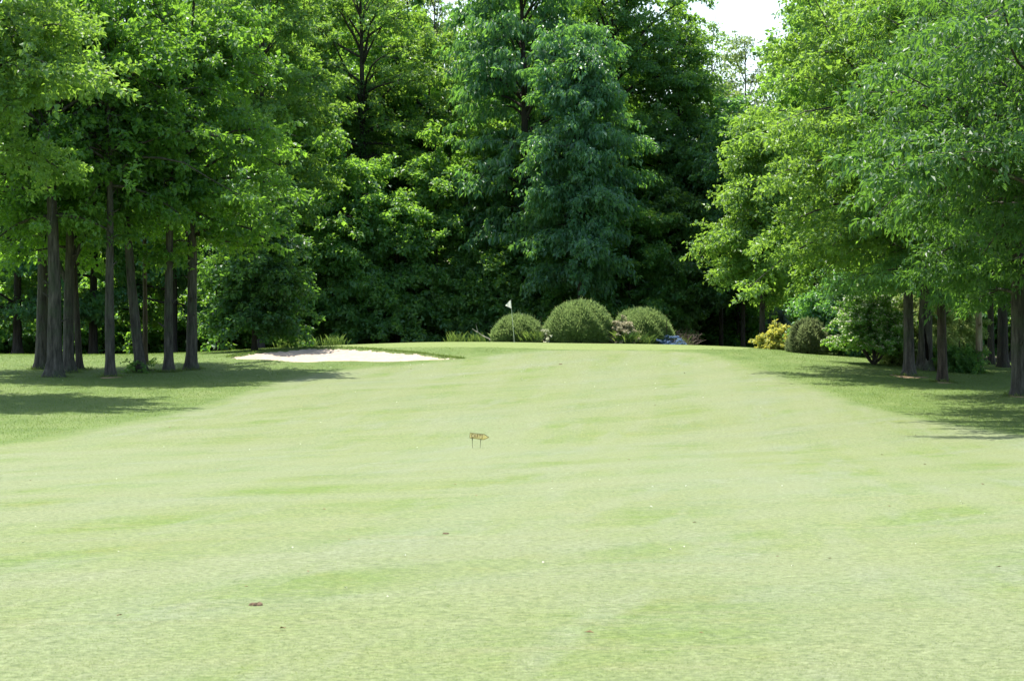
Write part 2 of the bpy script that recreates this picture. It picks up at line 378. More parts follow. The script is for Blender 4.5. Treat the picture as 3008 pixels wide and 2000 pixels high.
SHAPES = {
 'oval':  [(0, .55), (.15, .85), (.4, 1), (.65, .9), (.85, .6), (1, .28)],
 'wide':  [(0, .75), (.12, 1), (.4, 1), (.7, .8), (.9, .5), (1, .3)],
 'dome':  [(0, .9), (.3, 1), (.6, .9), (.8, .7), (1, .35)],
 'cone':  [(0, .8), (.2, 1), (.6, .65), (1, .12)],
 'vase':  [(0, .3), (.3, .6), (.6, .9), (.85, 1), (1, .6)],
}
def build_tree(seed, H, hb, R, tr, shape='oval', nl=42, ncl=13, nlf=85, L=.17, W=.11, droop=.3, lean=(0, 0), sq=(1, 1), e0=-6, e1=62, bend=0.0,
               rcl=(.45, .9), flat=.5, coff=(0, 0), fork=False, trunkseg=14, ldroop=.12, ivy=0, splay=.28, side=None, gap=None):
    rs = np.random.RandomState(seed)
    T = Acc(); lf = Acc()
    ph = rs.uniform(0, 6.28, 6)
    def tp(h):
        h = np.asarray(h, float); q = np.clip(h / H, 0, 1)
        x = lean[0] * h + coff[0] * q ** 1.5 + tr * .6 * np.sin(q * 7 + ph[0]) * q + bend * np.sin(q * math.pi)
        y = lean[1] * h + coff[1] * q ** 1.5 + tr * .6 * np.sin(q * 6 + ph[1]) * q
        return np.stack([x, y, h], -1)
    hh = np.concatenate([[-.35, 0, .12, .3, .7], np.linspace(1.4, H * .96, trunkseg)])
    q = np.clip(hh / H, 0, 1)
    rr = tr * (1 - .95 * q ** 1.1) * (1 + rs.uniform(.35, .75) * np.exp(-np.clip(hh, 0, None) / .26)); rr = np.maximum(rr, .02)
    nseg = 14 if tr > .12 else 8
    V, F = tube(tp(hh), rr, nseg, wob=.035, rs=rs)
    # root buttresses widen the foot unevenly
    aa = np.tile(np.arange(nseg) * 2 * math.pi / nseg, len(hh)); hv = np.repeat(hh, nseg)
    base = tp(hv); k = 1 + .16 * np.exp(-np.clip(hv, 0, None) / .35) * np.sin(3 * aa + ph[2]) + .03 * np.sin(2 * aa + ph[3] + hv * .4)
    V = base + (V - base) * k[:, None]
    T.add(V, F)
    if tr > .14 and hb > 2.5:                              # dead stubs and a low fork
        for k in range(4):
            h0 = rs.uniform(1.6, hb + 1.5); a0 = rs.uniform(0, 6.28); r0 = float(np.interp(h0, hh, rr)); dv = np.array([math.cos(a0), math.sin(a0), rs.uniform(.1, .8)])
            p0 = tp(np.array(h0)); Ls = r0 + rs.uniform(.08, .45); T.add(*tube(np.stack([p0, p0 + dv * Ls * .7, p0 + dv * Ls]), [.05, .035, .012], 6))
    if fork and tr > .14:
        for sx_, h0 in ((1, 4.3), (-1, 3.6)):
            p0 = tp(np.array(h0)); q_ = np.linspace(0, 1, 7)[:, None]
            T.add(*tube(p0 + q_ * np.array([1.5 * sx_, .1, 5.2]) + np.array([.25 * sx_, 0, 0]) * np.sin(q_ * 3.14), .11 - .06 * q_[:, 0], 8))
    sh = SHAPES[shape]; sx = [p[0] for p in sh]; sy = [p[1] for p in sh]
    am = rs.uniform(.08, .2, 3)
    def lump(az, t): return 1 + am[0] * np.sin(2 * az + ph[3]) + am[1] * np.sin(3 * az + 5 * t + ph[4]) + am[2] * np.sin(5 * az - 9 * t + ph[5])
    Cs = []; Cr = []; Co = []; Cv = []
    for i in range(nl):
        t = (i + rs.uniform(0, 1)) / nl
        azm = i * 2.39996 + rs.uniform(-.45, .45)
        e = math.radians(e0 + (e1 - e0) * t ** 1.1 + rs.uniform(-9, 9))
        Rr = R * np.interp(t, sx, sy) * lump(azm, t) * rs.uniform(.82, 1.08)
        if side is not None: Rr *= 1 + side[1] * math.cos(azm - side[0])
        dx, dy = math.cos(azm) * sq[0], math.sin(azm) * sq[1]
        ztip = hb + (H - hb) * (.04 + .93 * t) + rs.normal() * .7 * (H > 9)
        rise = Rr * math.tan(e) if e < 1.1 else Rr * 2
        hs = float(np.clip(ztip - rise, hb * .75 + .02 * H, H * .93))
        p0 = tp(np.array(hs)); tip = tp(np.array(min(ztip, H))) * np.array([1, 1, 0]) + np.array([dx * Rr, dy * Rr, ztip])
        s = np.linspace(0, 1, 7)[:, None]
        kink = rs.normal(size=3) * .06 * Rr
        path = p0 + (tip - p0) * s + np.array([0, 0, 1]) * (4 * s * (1 - s)) * (.10 * Rr) - np.array([0, 0, 1]) * ldroop * Rr * s ** 3 + kink * np.sin(s * math.pi) + rs.normal(size=(7, 3)) * .02 * Rr * s
        Lb = np.linalg.norm(tip - p0)
        r0 = np.clip(tr * (.34 - .16 * t) , .02, .16) * min(1, Lb / 3)
        T.add(*tube(path, r0 * (1 - .88 * s[:, 0]) + .006, 5))
        hd = norm(np.array([dx, dy, 0.0])); sd = np.array([-hd[1], hd[0], 0])
        m = max(3, int(ncl * (.45 + .75 * Rr / R)))
        for k in range(m):
            u = .28 + .76 * rs.uniform() ** .75
            ws = splay * Lb * (1.12 - u) + .30
            pb = path[0] * 0
            f = min(u, 1) * 6; ii = min(int(f), 5); pb = path[ii] + (path[ii + 1] - path[ii]) * (f - ii)
            off = sd * rs.normal() * ws + np.array([0, 0, 1]) * rs.normal() * (.16 * ws + .12) + hd * rs.normal() * .25
            c = pb + off + hd * max(0, u - 1) * Lb
            c[2] -= .10 * abs(off @ sd)
            rc = rs.uniform(*rcl)
            if gap and gap[1] < c[2] < gap[2] and c[1] < .6 and abs(c[0] - tp(np.array(c[2]))[0]) < gap[0] + rc * .75 and rs.uniform() < .92: continue
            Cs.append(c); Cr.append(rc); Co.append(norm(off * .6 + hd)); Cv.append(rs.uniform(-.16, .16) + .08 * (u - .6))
            if rs.uniform() < .5:
                T.add(*tube(np.stack([pb, (pb + c) / 2 + [0, 0, .05], c]), [.022, .014, .005], 3))
    Cs = np.array(Cs); Cr = np.array(Cr); Co = np.array(Co); Cv = np.array(Cv)
    cnt = np.maximum(8, (nlf * (Cr / np.mean(rcl)) ** 2 * rs.uniform(.6, 1.3, len(Cr))).astype(int))
    idx = np.repeat(np.arange(len(Cs)), cnt); n = len(idx)
    d = norm(rs.normal(size=(n, 3))); rad = rs.uniform(0, 1, n) ** .5
    ax = norm(Co + rs.normal(size=Co.shape) * .35 - [0, 0, .12]); t = rs.uniform(-1, 1, n)
    pts = Cs[idx] + ax[idx] * (t * Cr[idx] * 1.35)[:, None] + d * (rad * Cr[idx] * (.62 - .25 * np.abs(t)))[:, None] * np.array([1, 1, flat])
    pts[:, 2] -= .20 * Cr[idx] * (np.clip(t, 0, 1) ** 2 + rad ** 2 * .5)
    V, F = leaves(pts, rs, L, W, norm(Co[idx] * .7 + d * .6), droop=droop)
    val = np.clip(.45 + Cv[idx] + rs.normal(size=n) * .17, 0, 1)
    lf.add(V, F, val)
    if ivy:                                                # creeper leaves round the trunk
        m = 5200; h = rs.uniform(.3, ivy, m); a = rs.uniform(0, 6.28, m)
        r = np.interp(h, hh, rr) + np.abs(rs.normal(size=m)) * .16
        P = tp(h) + np.stack([np.cos(a) * r, np.sin(a) * r, 0 * a], -1)
        o = np.stack([np.cos(a), np.sin(a), 0 * a], -1)
        V2, F2 = leaves(P, rs, .15, .12, o, droop=.8, upb=.3)
        lf.add(V2, F2, np.clip(rs.normal(size=m) * .1 + .25, 0, 1))
    return T, lf

NL = [0]
def plant_tree(name, label, cat, x, y, z, kind, bark, group=None, **kw):
    T, lf = build_tree(**kw)
    root = empty(name, (x, y, z), label, cat, group)
    V, F = T.get(); mesh_obj('trunk', V, F, BARK[bark], root, smooth=True)
    V, F = lf.get(); NL[0] += len(F); mesh_obj('crown', V, F, LEAF[kind], root, attrs={'lv': ('FACE', lf.att())})
    return root
def base(dx, dy):
    x, y = hitD(dx, dy); return x, y, gz(x, y)

# ---- left grove -------------------------------------------------------------
GL = 'trees of the left grove'
def ltree(dx, dy, label, **kw):
    x, y, z = base(dx, dy); print('L', dx, round(x, 1), round(y, 1), round(z, 2))
    d = dict(kind=kw.pop('kind', 'maple'), bark=kw.pop('bark', 'grey'))
    kw = {**dict(nlf=46, L=.21, W=.145, splay=.36, rcl=(.35, .85), sq=(1, .52), ncl=10, e0=-14), **kw}; kw['nl'] = int(kw['nl'] * .8); kw['H'] = min(kw['H'], 17.6)
    return plant_tree('grove_tree', label, 'tree', x, y, z, group=GL, **d, **kw)
ltree(95, 850, 'thick dark trunk furthest left, standing behind the flared trunk at the left edge', seed=11, H=20.5, hb=5.4, R=4.6, tr=.27, nl=46, lean=(.006, 0))
ltree(126, 868, 'tree with the widest flared foot, front of the left cluster of trunks', seed=12, gap=(.16, 6.5, 14.5), H=21, hb=5.6, R=4.8, tr=.31, nl=50, lean=(-.012, 0))
ltree(158, 858, 'grey forked trunk just right of the flared left trunk', seed=13, fork=True, H=19.5, hb=5.4, R=4.2, tr=.25, nl=38, lean=(.002, 0))
ltree(183, 852, 'slim trunk leaning left behind the forked grey trunk in the left grove', seed=14, H=17, hb=5.5, R=3.3, tr=.15, nl=22, lean=(-.07, .02), bend=.12, bark='dark')
ltree(254, 868, 'straight slender trunk standing alone in front of the leaning tree', seed=15, gap=(.12, 6.5, 12), H=20, hb=6.7, R=5.0, tr=.205, nl=50, lean=(.004, 0), bend=-.10)
ltree(326, 857, 'tree whose smooth trunk leans to the left, plants at its foot', seed=16, H=20, hb=7.0, R=4.4, tr=.235, nl=40, lean=(-.175, 0), coff=(2.6, 0), bend=-.05)
ltree(334, 838, 'thin dark trunk half hidden behind the leaning tree', seed=17, H=16, hb=4.6, R=3.4, tr=.12, nl=26, bark='brown')
ltree(388, 856, 'straight trunk second from the right of the left grove', seed=18, H=19.5, hb=4.9, R=4.0, tr=.205, nl=40, lean=(-.006, 0), bend=.08)
ltree(441, 851, 'rightmost trunk of the left grove, its shadow reaching towards the bunker', seed=19, H=20, hb=4.5, R=4.0, tr=.25, nl=50, side=(0, .12))
# nearer tree outside the left edge: its crown hangs into the corner and its shade lies on the grass
x, y = -20.0, 84.0
plant_tree('shade_tree', 'nearer tree at the left edge, only its drooping boughs hang into the top corner', 'tree', x, y, gz(x, y), 'bright', 'grey',
           seed=21, H=19, hb=8.6, R=5.7, tr=.28, nl=46, L=.19, W=.13)

# ---- woodland edge, left to centre ------------------------------------------
GW = 'trees along the woodland edge'
def wtree(dx, d, label, kind='wood', bark='dark', name='woodland_tree', z=None, keep=False, **kw):
    if d >= 120 and not keep:
        q = (d + 15) / d; d *= q
        for k_ in ('H', 'hb', 'R', 'tr', 'L', 'W'): kw[k_] *= q
    kw['L'] *= 1.12; kw['W'] *= 1.12; kw['nlf'] = kw.get('nlf', 85) * .74
    x, y, zz = posD(dx, d)
    return plant_tree(name, label, 'tree', x, y, zz, kind, bark, group=GW, **kw)
def ztop(dy, d): return CAMZ + (HY - dy * D) / FPX * d
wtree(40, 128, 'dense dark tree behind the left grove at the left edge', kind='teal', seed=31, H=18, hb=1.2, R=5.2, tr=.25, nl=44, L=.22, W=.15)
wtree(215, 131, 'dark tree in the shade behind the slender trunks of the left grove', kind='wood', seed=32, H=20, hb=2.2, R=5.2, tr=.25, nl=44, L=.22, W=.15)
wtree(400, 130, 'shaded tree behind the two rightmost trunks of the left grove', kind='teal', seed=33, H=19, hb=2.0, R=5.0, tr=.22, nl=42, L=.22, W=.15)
wtree(585, 118, 'low spreading maple with boughs down to the ground left of the bunker', kind='deep', seed=34, H=9.0, hb=.3, R=2.5, tr=.12, nl=30, shape='dome', L=.19, W=.14, e1=45)  # darker leaf colour stands in for shade on this maple
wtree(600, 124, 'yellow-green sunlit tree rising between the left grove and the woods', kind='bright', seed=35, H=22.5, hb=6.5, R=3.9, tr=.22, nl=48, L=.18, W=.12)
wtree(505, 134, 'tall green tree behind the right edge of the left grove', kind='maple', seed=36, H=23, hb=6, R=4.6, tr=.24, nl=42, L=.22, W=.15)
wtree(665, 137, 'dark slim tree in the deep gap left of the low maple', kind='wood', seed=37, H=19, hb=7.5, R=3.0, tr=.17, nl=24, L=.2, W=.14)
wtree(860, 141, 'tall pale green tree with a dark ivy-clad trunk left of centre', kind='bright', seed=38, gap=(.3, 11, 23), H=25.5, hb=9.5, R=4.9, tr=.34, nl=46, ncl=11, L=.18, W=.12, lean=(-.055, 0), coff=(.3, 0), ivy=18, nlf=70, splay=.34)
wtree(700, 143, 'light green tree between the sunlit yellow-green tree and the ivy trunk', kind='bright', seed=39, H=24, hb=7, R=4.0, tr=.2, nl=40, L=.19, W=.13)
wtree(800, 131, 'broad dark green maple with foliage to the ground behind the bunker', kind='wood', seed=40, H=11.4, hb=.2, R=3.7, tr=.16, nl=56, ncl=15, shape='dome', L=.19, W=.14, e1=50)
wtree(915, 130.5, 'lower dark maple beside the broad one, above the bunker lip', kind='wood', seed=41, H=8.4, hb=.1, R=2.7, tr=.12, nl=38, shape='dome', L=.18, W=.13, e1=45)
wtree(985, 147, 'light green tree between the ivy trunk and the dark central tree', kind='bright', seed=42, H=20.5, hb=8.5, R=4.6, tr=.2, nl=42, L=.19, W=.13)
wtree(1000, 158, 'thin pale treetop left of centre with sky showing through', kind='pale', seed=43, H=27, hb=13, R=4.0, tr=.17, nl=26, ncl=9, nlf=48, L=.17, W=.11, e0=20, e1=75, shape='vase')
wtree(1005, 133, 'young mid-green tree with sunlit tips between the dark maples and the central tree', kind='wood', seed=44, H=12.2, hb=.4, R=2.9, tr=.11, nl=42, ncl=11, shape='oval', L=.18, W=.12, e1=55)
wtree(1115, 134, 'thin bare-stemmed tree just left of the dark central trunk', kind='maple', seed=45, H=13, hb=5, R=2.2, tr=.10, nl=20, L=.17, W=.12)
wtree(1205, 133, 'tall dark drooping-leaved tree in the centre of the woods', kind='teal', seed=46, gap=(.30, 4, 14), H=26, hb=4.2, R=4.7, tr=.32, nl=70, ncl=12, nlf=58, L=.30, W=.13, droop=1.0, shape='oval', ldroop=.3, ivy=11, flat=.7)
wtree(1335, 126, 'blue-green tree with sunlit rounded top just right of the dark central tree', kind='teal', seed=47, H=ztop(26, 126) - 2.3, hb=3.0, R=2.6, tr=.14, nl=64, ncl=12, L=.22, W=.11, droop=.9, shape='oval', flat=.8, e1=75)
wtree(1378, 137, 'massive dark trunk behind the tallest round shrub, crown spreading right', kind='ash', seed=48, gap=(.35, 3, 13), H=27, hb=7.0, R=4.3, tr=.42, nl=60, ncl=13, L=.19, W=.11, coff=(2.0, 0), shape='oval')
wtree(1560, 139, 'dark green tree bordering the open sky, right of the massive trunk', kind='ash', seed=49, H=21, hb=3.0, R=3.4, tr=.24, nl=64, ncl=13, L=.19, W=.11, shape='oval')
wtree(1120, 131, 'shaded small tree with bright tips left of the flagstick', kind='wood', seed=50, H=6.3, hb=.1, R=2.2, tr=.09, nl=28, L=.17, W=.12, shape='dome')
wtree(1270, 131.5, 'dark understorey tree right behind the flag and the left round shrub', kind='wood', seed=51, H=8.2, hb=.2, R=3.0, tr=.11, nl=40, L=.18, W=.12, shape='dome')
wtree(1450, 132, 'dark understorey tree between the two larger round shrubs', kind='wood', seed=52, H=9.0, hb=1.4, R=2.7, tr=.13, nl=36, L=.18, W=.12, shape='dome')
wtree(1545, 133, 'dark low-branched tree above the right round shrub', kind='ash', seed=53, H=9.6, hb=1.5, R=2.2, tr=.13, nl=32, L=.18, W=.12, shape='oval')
wtree(1715, 162, 'airy pale tree against the sky in the gap, upright twigs', kind='pale', seed=54, H=ztop(55, 162) - 2.0, hb=9, R=2.5, tr=.17, nl=36, ncl=9, nlf=46, L=.16, W=.10, e0=35, e1=80, shape='oval', bark='brown')
wtree(1640, 166, 'second airy tree left of the pale one below the open sky', kind='bright', seed=55, H=ztop(40, 166) - 2, hb=9, R=2.6, tr=.15, nl=32, ncl=10, nlf=50, L=.17, W=.11, e0=20, e1=75)
# dark trunks in the gap below the layered boughs
for k, (dx, d, label, r) in enumerate([
    (1711, 133, 'dark trunk left of the layered tree', .14),
    (1699, 138, 'thinnest trunk in the dark gap, close to its thicker neighbour', .10),
    (1661, 136, 'dark trunk in the shade right of the bare twiggy shrub', .14),
    (1588, 140, 'trunk in the deepest shade right of the round shrubs', .20)]):
    wtree(dx, d, label, kind=['teal', 'wood', 'wood', 'teal'][k], seed=61 + k, H=[13, 14, 13, 15][k], hb=[3.2, 3.4, 3.6, 3.6][k], R=[2.6, 2.2, 2.5, 3.4][k], tr=r, nl=34, L=.19, W=.13, shape='wide', e0=0, e1=40)
wtree(1755, 127, 'light green tree with layered boughs over the gap, its dark trunk beside the yellow shrub', kind='bright', keep=True, seed=66, H=12.5, hb=3.3, R=2.5, tr=.16, nl=40, ncl=13, L=.15, W=.11, shape='wide', e0=-4, e1=25, flat=.3, side=(math.pi, .12), name='layered_tree')

# ---- right grove --------------------------------------------------------------
GRR = 'trees of the right grove'
def rtree(dx, dy, label, kind='maple', bark='grey', **kw):
    kw = {**dict(nlf=58, splay=.33, rcl=(.35, .85)), **kw}
    x, y, z = base(dx, dy); print('R', dx, round(x, 1), round(y, 1), round(z, 2))
    return plant_tree('grove_tree', label, 'tree', x, y, z, kind, bark, group=GRR, **kw)
rtree(2093, 866, 'tree with broad light green crown sweeping low to the left, bare earth round its trunk', kind='bright', seed=71, H=19.5, hb=3.8, R=5.5, tr=.24, nl=84, ncl=14, nlf=56, L=.20, W=.115, lean=(-.012, 0), shape='wide', side=(math.pi, .18), ldroop=.22, rcl=(.35, .8))
rtree(2130, 852, 'old thick trunk with a long dark cavity, right of the bare-earth trunk', kind='bright', seed=72, H=21, hb=4.2, R=5.6, tr=.33, nl=60, L=.20, W=.12)
rtree(2171, 880, 'dark straight trunk in front of the hollow tree on the right', kind='ash', bark='brown', seed=73, H=18.5, hb=3.2, R=4.6, tr=.20, nl=56, ncl=14, L=.22, W=.075, droop=.6, lean=(-.012, 0))
rtree(2255, 859, 'narrow trunk with pale stripped bark on the right', kind='ash', bark='pale', seed=74, H=18, hb=3.6, R=4.4, tr=.165, nl=48, L=.18, W=.09, lean=(-.012, 0))
rtree(2347, 912, 'nearest big grey trunk cut by the right edge of the photo', kind='deep', seed=75, H=18.5, hb=3.0, R=5.2, tr=.29, nl=66, ncl=14, L=.23, W=.075, droop=.5)
for k, (x, y, h) in enumerate([(17.9, 78.0, 16.5), (16.9, 70.5, 15)]):
    plant_tree('shade_tree', ['tree outside the right edge whose shade lies below the nearest grey trunk', 'tree outside the right edge casting the lowest tree shadow on the right'][k], 'tree', x, y, gz(x, y), 'deep', 'grey', seed=76 + k, H=h, hb=4.6 + .8 * k, R=5.9, tr=.27, nl=54, nlf=72, L=.21, W=.09, droop=.5, side=(math.pi, .1), splay=.33, rcl=(.35, .85))
for k, (dx, d, label, r) in enumerate([
    (2282, 118, 'dark trunk right behind the stripped-bark tree', .17),
    (2309, 114, 'thick dark trunk in the shade left of the nearest grey trunk', .26),
    (2336, 120, 'dark trunk partly hidden by the nearest grey trunk', .2),
    (2238, 124, 'slim dark trunk left of the stripped-bark tree', .12),
    (1990, 122, 'short dark trunk under the white-flowering tree', .22),
    (2150, 128, 'shaded tree behind the variegated shrubs on the right', .2)]):
    wtree(dx, d, label, kind=['wood', 'teal', 'wood', 'teal', 'wood', 'teal'][k], seed=80 + k, H=[17, 18, 17, 15, 18, 19][k], hb=[4.0, 4.0, 4.0, 3.5, 4.6, 3.4][k], R=4.0, tr=r, nl=38, L=.21, W=.14, shape='wide', e0=-3)
wtree(1880, 128, 'tall green tree behind the olive shrub on the right', kind='wood', seed=88, H=20, hb=3.2, R=4.4, tr=.2, nl=50, L=.2, W=.13)
wtree(1935, 118, 'dark glossy bushy tree between the olive shrub and the white-flowering tree', kind='teal', name='small_tree', seed=89, H=4.3, hb=.1, R=1.7, tr=.08, nl=26, ncl=10, L=.15, W=.10, shape='dome')
print('leaves', NL[0])
#--PART2--
# ------------------------------------------------------------------ far wood (one mass behind the individual trees)
def woodland():
    rs = np.random.RandomState(5)
    arch = [build_tree(seed=200 + i, H=22, hb=1.0, R=5.2, tr=.3, shape='oval', nl=46, ncl=12, nlf=42, L=.34, W=.24, e0=-8) for i in range(3)]
    low = [build_tree(seed=210 + i, H=6.5, hb=.0, R=3.2, tr=.1, shape='dome', nl=26, ncl=10, nlf=46, L=.28, W=.2, e0=-4) for i in range(2)]
    tv, lv = Acc(), Acc()
    spots = []
    for d, dx, hr in ((167, 8, 1.2), (181, 9, 1.3), (197, 9, 1.4), (215, 10, 1.55)):
        for X in np.arange(-72, 73, dx):
            X = X + rs.uniform(-2, 2); Y = d + rs.uniform(-4, 4); px = (CX + X / Y * FPX) / D
            h = rs.uniform(.9, 1.12) * hr
            if 1585 < px < 1850: h = rs.uniform(.42, .58)
            elif 1490 < px <= 1585: h *= .6
            spots.append((X, Y, h, arch[rs.randint(3)]))
    for d in (157, 165, 175):
        for X in np.arange(-60, 61, 4.2):
            X = X + rs.uniform(-1.4, 1.4); px = (CX + X / d * FPX) / D
            s = rs.uniform(.75, 1.15)
            if 1690 < px < 1830: s *= .5
            spots.append((X, d + rs.uniform(-2, 2), s, low[rs.randint(2)]))
    for (X, Y, h, (T, lf)) in spots:
        a = rs.uniform(0, 6.28); c, s = math.cos(a), math.sin(a)
        M = np.array([[c, -s, 0], [s, c, 0], [0, 0, h]]) ; M[:2] *= min(1.1, .55 + .5 * h) 
        off = np.array([X, Y, gz(X, Y)])
        V, F = T.get(); tv.add(V @ M.T + off, F)
        V, F = lf.get(); lv.add(V @ M.T + off, F, lf.att())
    V, F = lv.get(); n = len(F); V2, F2 = tv.get()
    o = mesh_obj('woodland', np.concatenate([V, V2]), np.concatenate([F, F2 + len(V)]), [LEAF['wood'], BARK['dark']],
                 midx=np.concatenate([np.zeros(n), np.ones(len(F2))]), attrs={'lv': ('FACE', np.concatenate([lv.att(), np.zeros(len(F2))]))})
    tag(o, kind='stuff')
    print('woodland', n)
woodland()

# ------------------------------------------------------------------ shrubs
def dome_shrub(name, dx, d, wD, hD, label, kind='olive', group=None, seed=1, n=52000, L=.19, W=.032, mix=None, droop=-.35, yb=None, rough=.04):
    """clipped dome: a dense shell of shoots on inner stems"""
    rs = np.random.RandomState(seed)
    x, y, z = posD(dx, d); m = D * d / FPX; rx = wD * m / 2; top = ztop(hD, d); rz = top - z
    root = empty(name, (x, y, z), label, 'shrub', group)
    st = Acc()
    for k in range(26):
        a = rs.uniform(0, 6.28); e = rs.uniform(.25, 1.4); s = np.linspace(0, 1, 5)[:, None]
        tip = np.array([math.cos(a) * math.cos(e) * rx * .85, math.sin(a) * math.cos(e) * rx * .85, math.sin(e) * rz * .9])
        st.add(*tube(s * tip + np.array([0, 0, .12]) * np.sin(s * 3.14) + rs.normal(size=(5, 3)) * .03, .035 - .028 * s[:, 0], 4))
    V, F = st.get(); mesh_obj('stems', V, F, BARK['dark'], root)
    u = norm(rs.normal(size=(n, 3))); u[:, 2] = np.abs(u[:, 2]) ** .8; u = norm(u)
    az = np.arctan2(u[:, 1], u[:, 0])
    bump = 1 + rough * np.sin(5 * az + seed) * u[:, 2] + rough * np.sin(9 * az + 7 * u[:, 2] + seed)
    rad = np.clip(1 - np.abs(rs.normal(size=n)) * .075, .6, 1) * bump
    # the widest girth sits a third of the way up, tucking in at the ground
    el_ = np.arcsin(np.clip(u[:, 2], 0, 1)); g = np.where(el_ < .3, .93 + .07 * el_ / .3, 1)
    P = u * rad[:, None] * np.array([rx * 1, rx * .92, rz]); P[:, :2] *= g[:, None]
    o = norm(u / np.array([rx, rx, rz]) + rs.normal(size=(n, 3)) * .28)
    a = norm(o + np.array([0, 0, .55]) + rs.normal(size=(n, 3)) * .25)
    b = norm(np.cross(a, rs.normal(size=(n, 3)))); l = (L * rs.uniform(.5, 1.3, n) * (1 + .7 * (rs.uniform(size=n) > .97)))[:, None]; w_ = W * rs.uniform(.7, 1.4, n)[:, None]
    V = np.stack([P - b * w_ / 2, P + a * l * .55 - b * w_ * .3 , P + a * l, P + a * l * .5 + b * w_ * .7], 1).reshape(-1, 3)
    V[:, 2] = np.maximum(V[:, 2], .0)
    F = np.arange(4 * n).reshape(n, 4)
    mesh_obj('foliage', V, F, LEAF[kind], root, attrs={'lv': ('FACE', np.clip(rs.normal(size=n) * .2 + .42, 0, 1))})
    return root
GS = 'clipped round shrubs behind the green'
dome_shrub('round_shrub', 1192, 126, 120, 730, 'smallest round clipped shrub, right behind the flagstick', group=GS, seed=1, n=32000)
dome_shrub('round_shrub', 1334, 126, 166, 698, 'largest round clipped shrub in the middle of the three behind the green', group=GS, seed=2, n=60000)
dome_shrub('round_shrub', 1476, 128, 150, 716, 'right-hand round clipped shrub with the pinkish shrub on its left', group=GS, seed=3, n=46000)
dome_shrub('olive_shrub', 1862, 116, 92, 746, 'grey-green bushy shrub beside the yellow shrub on the right', kind='grey', seed=4, n=30000, rough=.09, L=.2)

def leafy_shrub(name, x, y, z, label, kind, R, H, seed, cat='shrub', nl=20, ncl=8, nlf=60, L=.12, W=.08, shape='dome', hb=None, **kw):
    T, lf = build_tree(seed=seed, H=H, hb=.05 if hb is None else hb, R=R, tr=.035, shape=shape, nl=nl, ncl=ncl, nlf=nlf, L=L, W=W, rcl=(.16 * R ** .5, .34 * R ** .5), e0=5, e1=70, **kw)
    root = empty(name, (x, y, z), label, cat)
    V, F = T.get(); mesh_obj('stems', V, F, BARK['brown'], root)
    V, F = lf.get(); mesh_obj('foliage', V, F, LEAF[kind], root, attrs={'lv': ('FACE', lf.att())})
    return root
def shrubD(name, dx, d, wD, hD, label, kind, seed, **kw):
    x, y, z = posD(dx, d); m = D * d / FPX
    return leafy_shrub(name, x, y, z, label, kind, wD * m / 2, ztop(hD, d) - z, seed, **kw)
shrubD('flowering_shrub', 1432, 125.5, 42, 741, 'pinkish variegated shrub between the two larger round shrubs', 'pink', 301, nlf=90, L=.09, W=.06)
shrubD('flowering_shrub', 1247, 125.5, 26, 758, 'small white-flowered plant between the smallest and largest round shrubs', 'white', 302, cat='plant', nl=12, ncl=6, nlf=26, L=.07, W=.05)
shrubD('yellow_shrub', 1792, 120, 62, 748, 'bright yellow shrub beside the dark straight trunk', 'yellow', 303, nl=26, nlf=46, L=.13, W=.09)
shrubD('conifer', 1792, 150, 30, 715, 'pale blue-green conifer far behind the yellow shrub', 'bluegreen', 304, cat='tree', shape='cone', nl=40, nlf=90, L=.14, W=.03)
shrubD('green_shrub', 2208, 106, 66, 797, 'small rounded green shrub in the shade between the right-hand trunks', 'ash', 305, nl=30, nlf=80, L=.1, W=.05)
shrubD('red_shrub', 2073, 116, 16, 800, 'small red-leaved plant under the white-flowering tree', 'red', 306, cat='plant', nl=12, ncl=5, nlf=30, L=.08, W=.05)
shrubD('variegated_shrub', 2112, 110, 150, 682, 'pale variegated shrub behind the bare-earth trunk and the hollow tree', 'varieg', 307, nl=60, ncl=14, nlf=110, L=.13, W=.06)
shrubD('variegated_shrub', 2190, 112, 110, 700, 'pale variegated shrub between the dark straight trunk and the stripped-bark tree', 'varieg', 308, nl=44, ncl=12, nlf=90, L=.13, W=.06, hb=.9)

def dogwood():
    d = 108; x, y, z = posD(2012, d); top = ztop(668, d) - z
    T, lf = build_tree(seed=311, H=top, hb=.75, R=1.45, tr=.07, shape='wide', nl=44, ncl=11, nlf=70, L=.10, W=.065, rcl=(.18, .36), e0=-2, e1=55, flat=.4, fork=True)
    root = empty('flowering_tree', (x, y, z), 'low many-stemmed tree covered in creamy white blossom on the right', 'tree')
    rs = np.random.RandomState(9)
    for k in range(5):
        a = k * 1.26; s = np.linspace(0, 1, 6)[:, None]
        tip = np.array([math.cos(a) * .9, math.sin(a) * .8, 1.2]); T.add(*tube(s ** np.array([.8, .8, 1]) * tip, .07 - .04 * s[:, 0], 6))
    V, F = T.get(); mesh_obj('trunk', V, F, BARK['dark'], root)
    V, F = lf.get(); mesh_obj('crown', V, F, LEAF['wood'], root, attrs={'lv': ('FACE', lf.att())})
    C = V.reshape(-1, 4, 3)[:, 0]; sel = rs.uniform(size=len(C)) < .20; C = C[sel] + [0, 0, .05]
    V2, F2 = leaves(C, rs, .10, .085, norm(C * [1, 1, 0]), droop=.0, upb=1.8, rand=.5, fold=.1)
    mesh_obj('blossom', V2, F2, LEAF['white'], root, attrs={'lv': ('FACE', rs.uniform(size=len(F2)))})
dogwood()

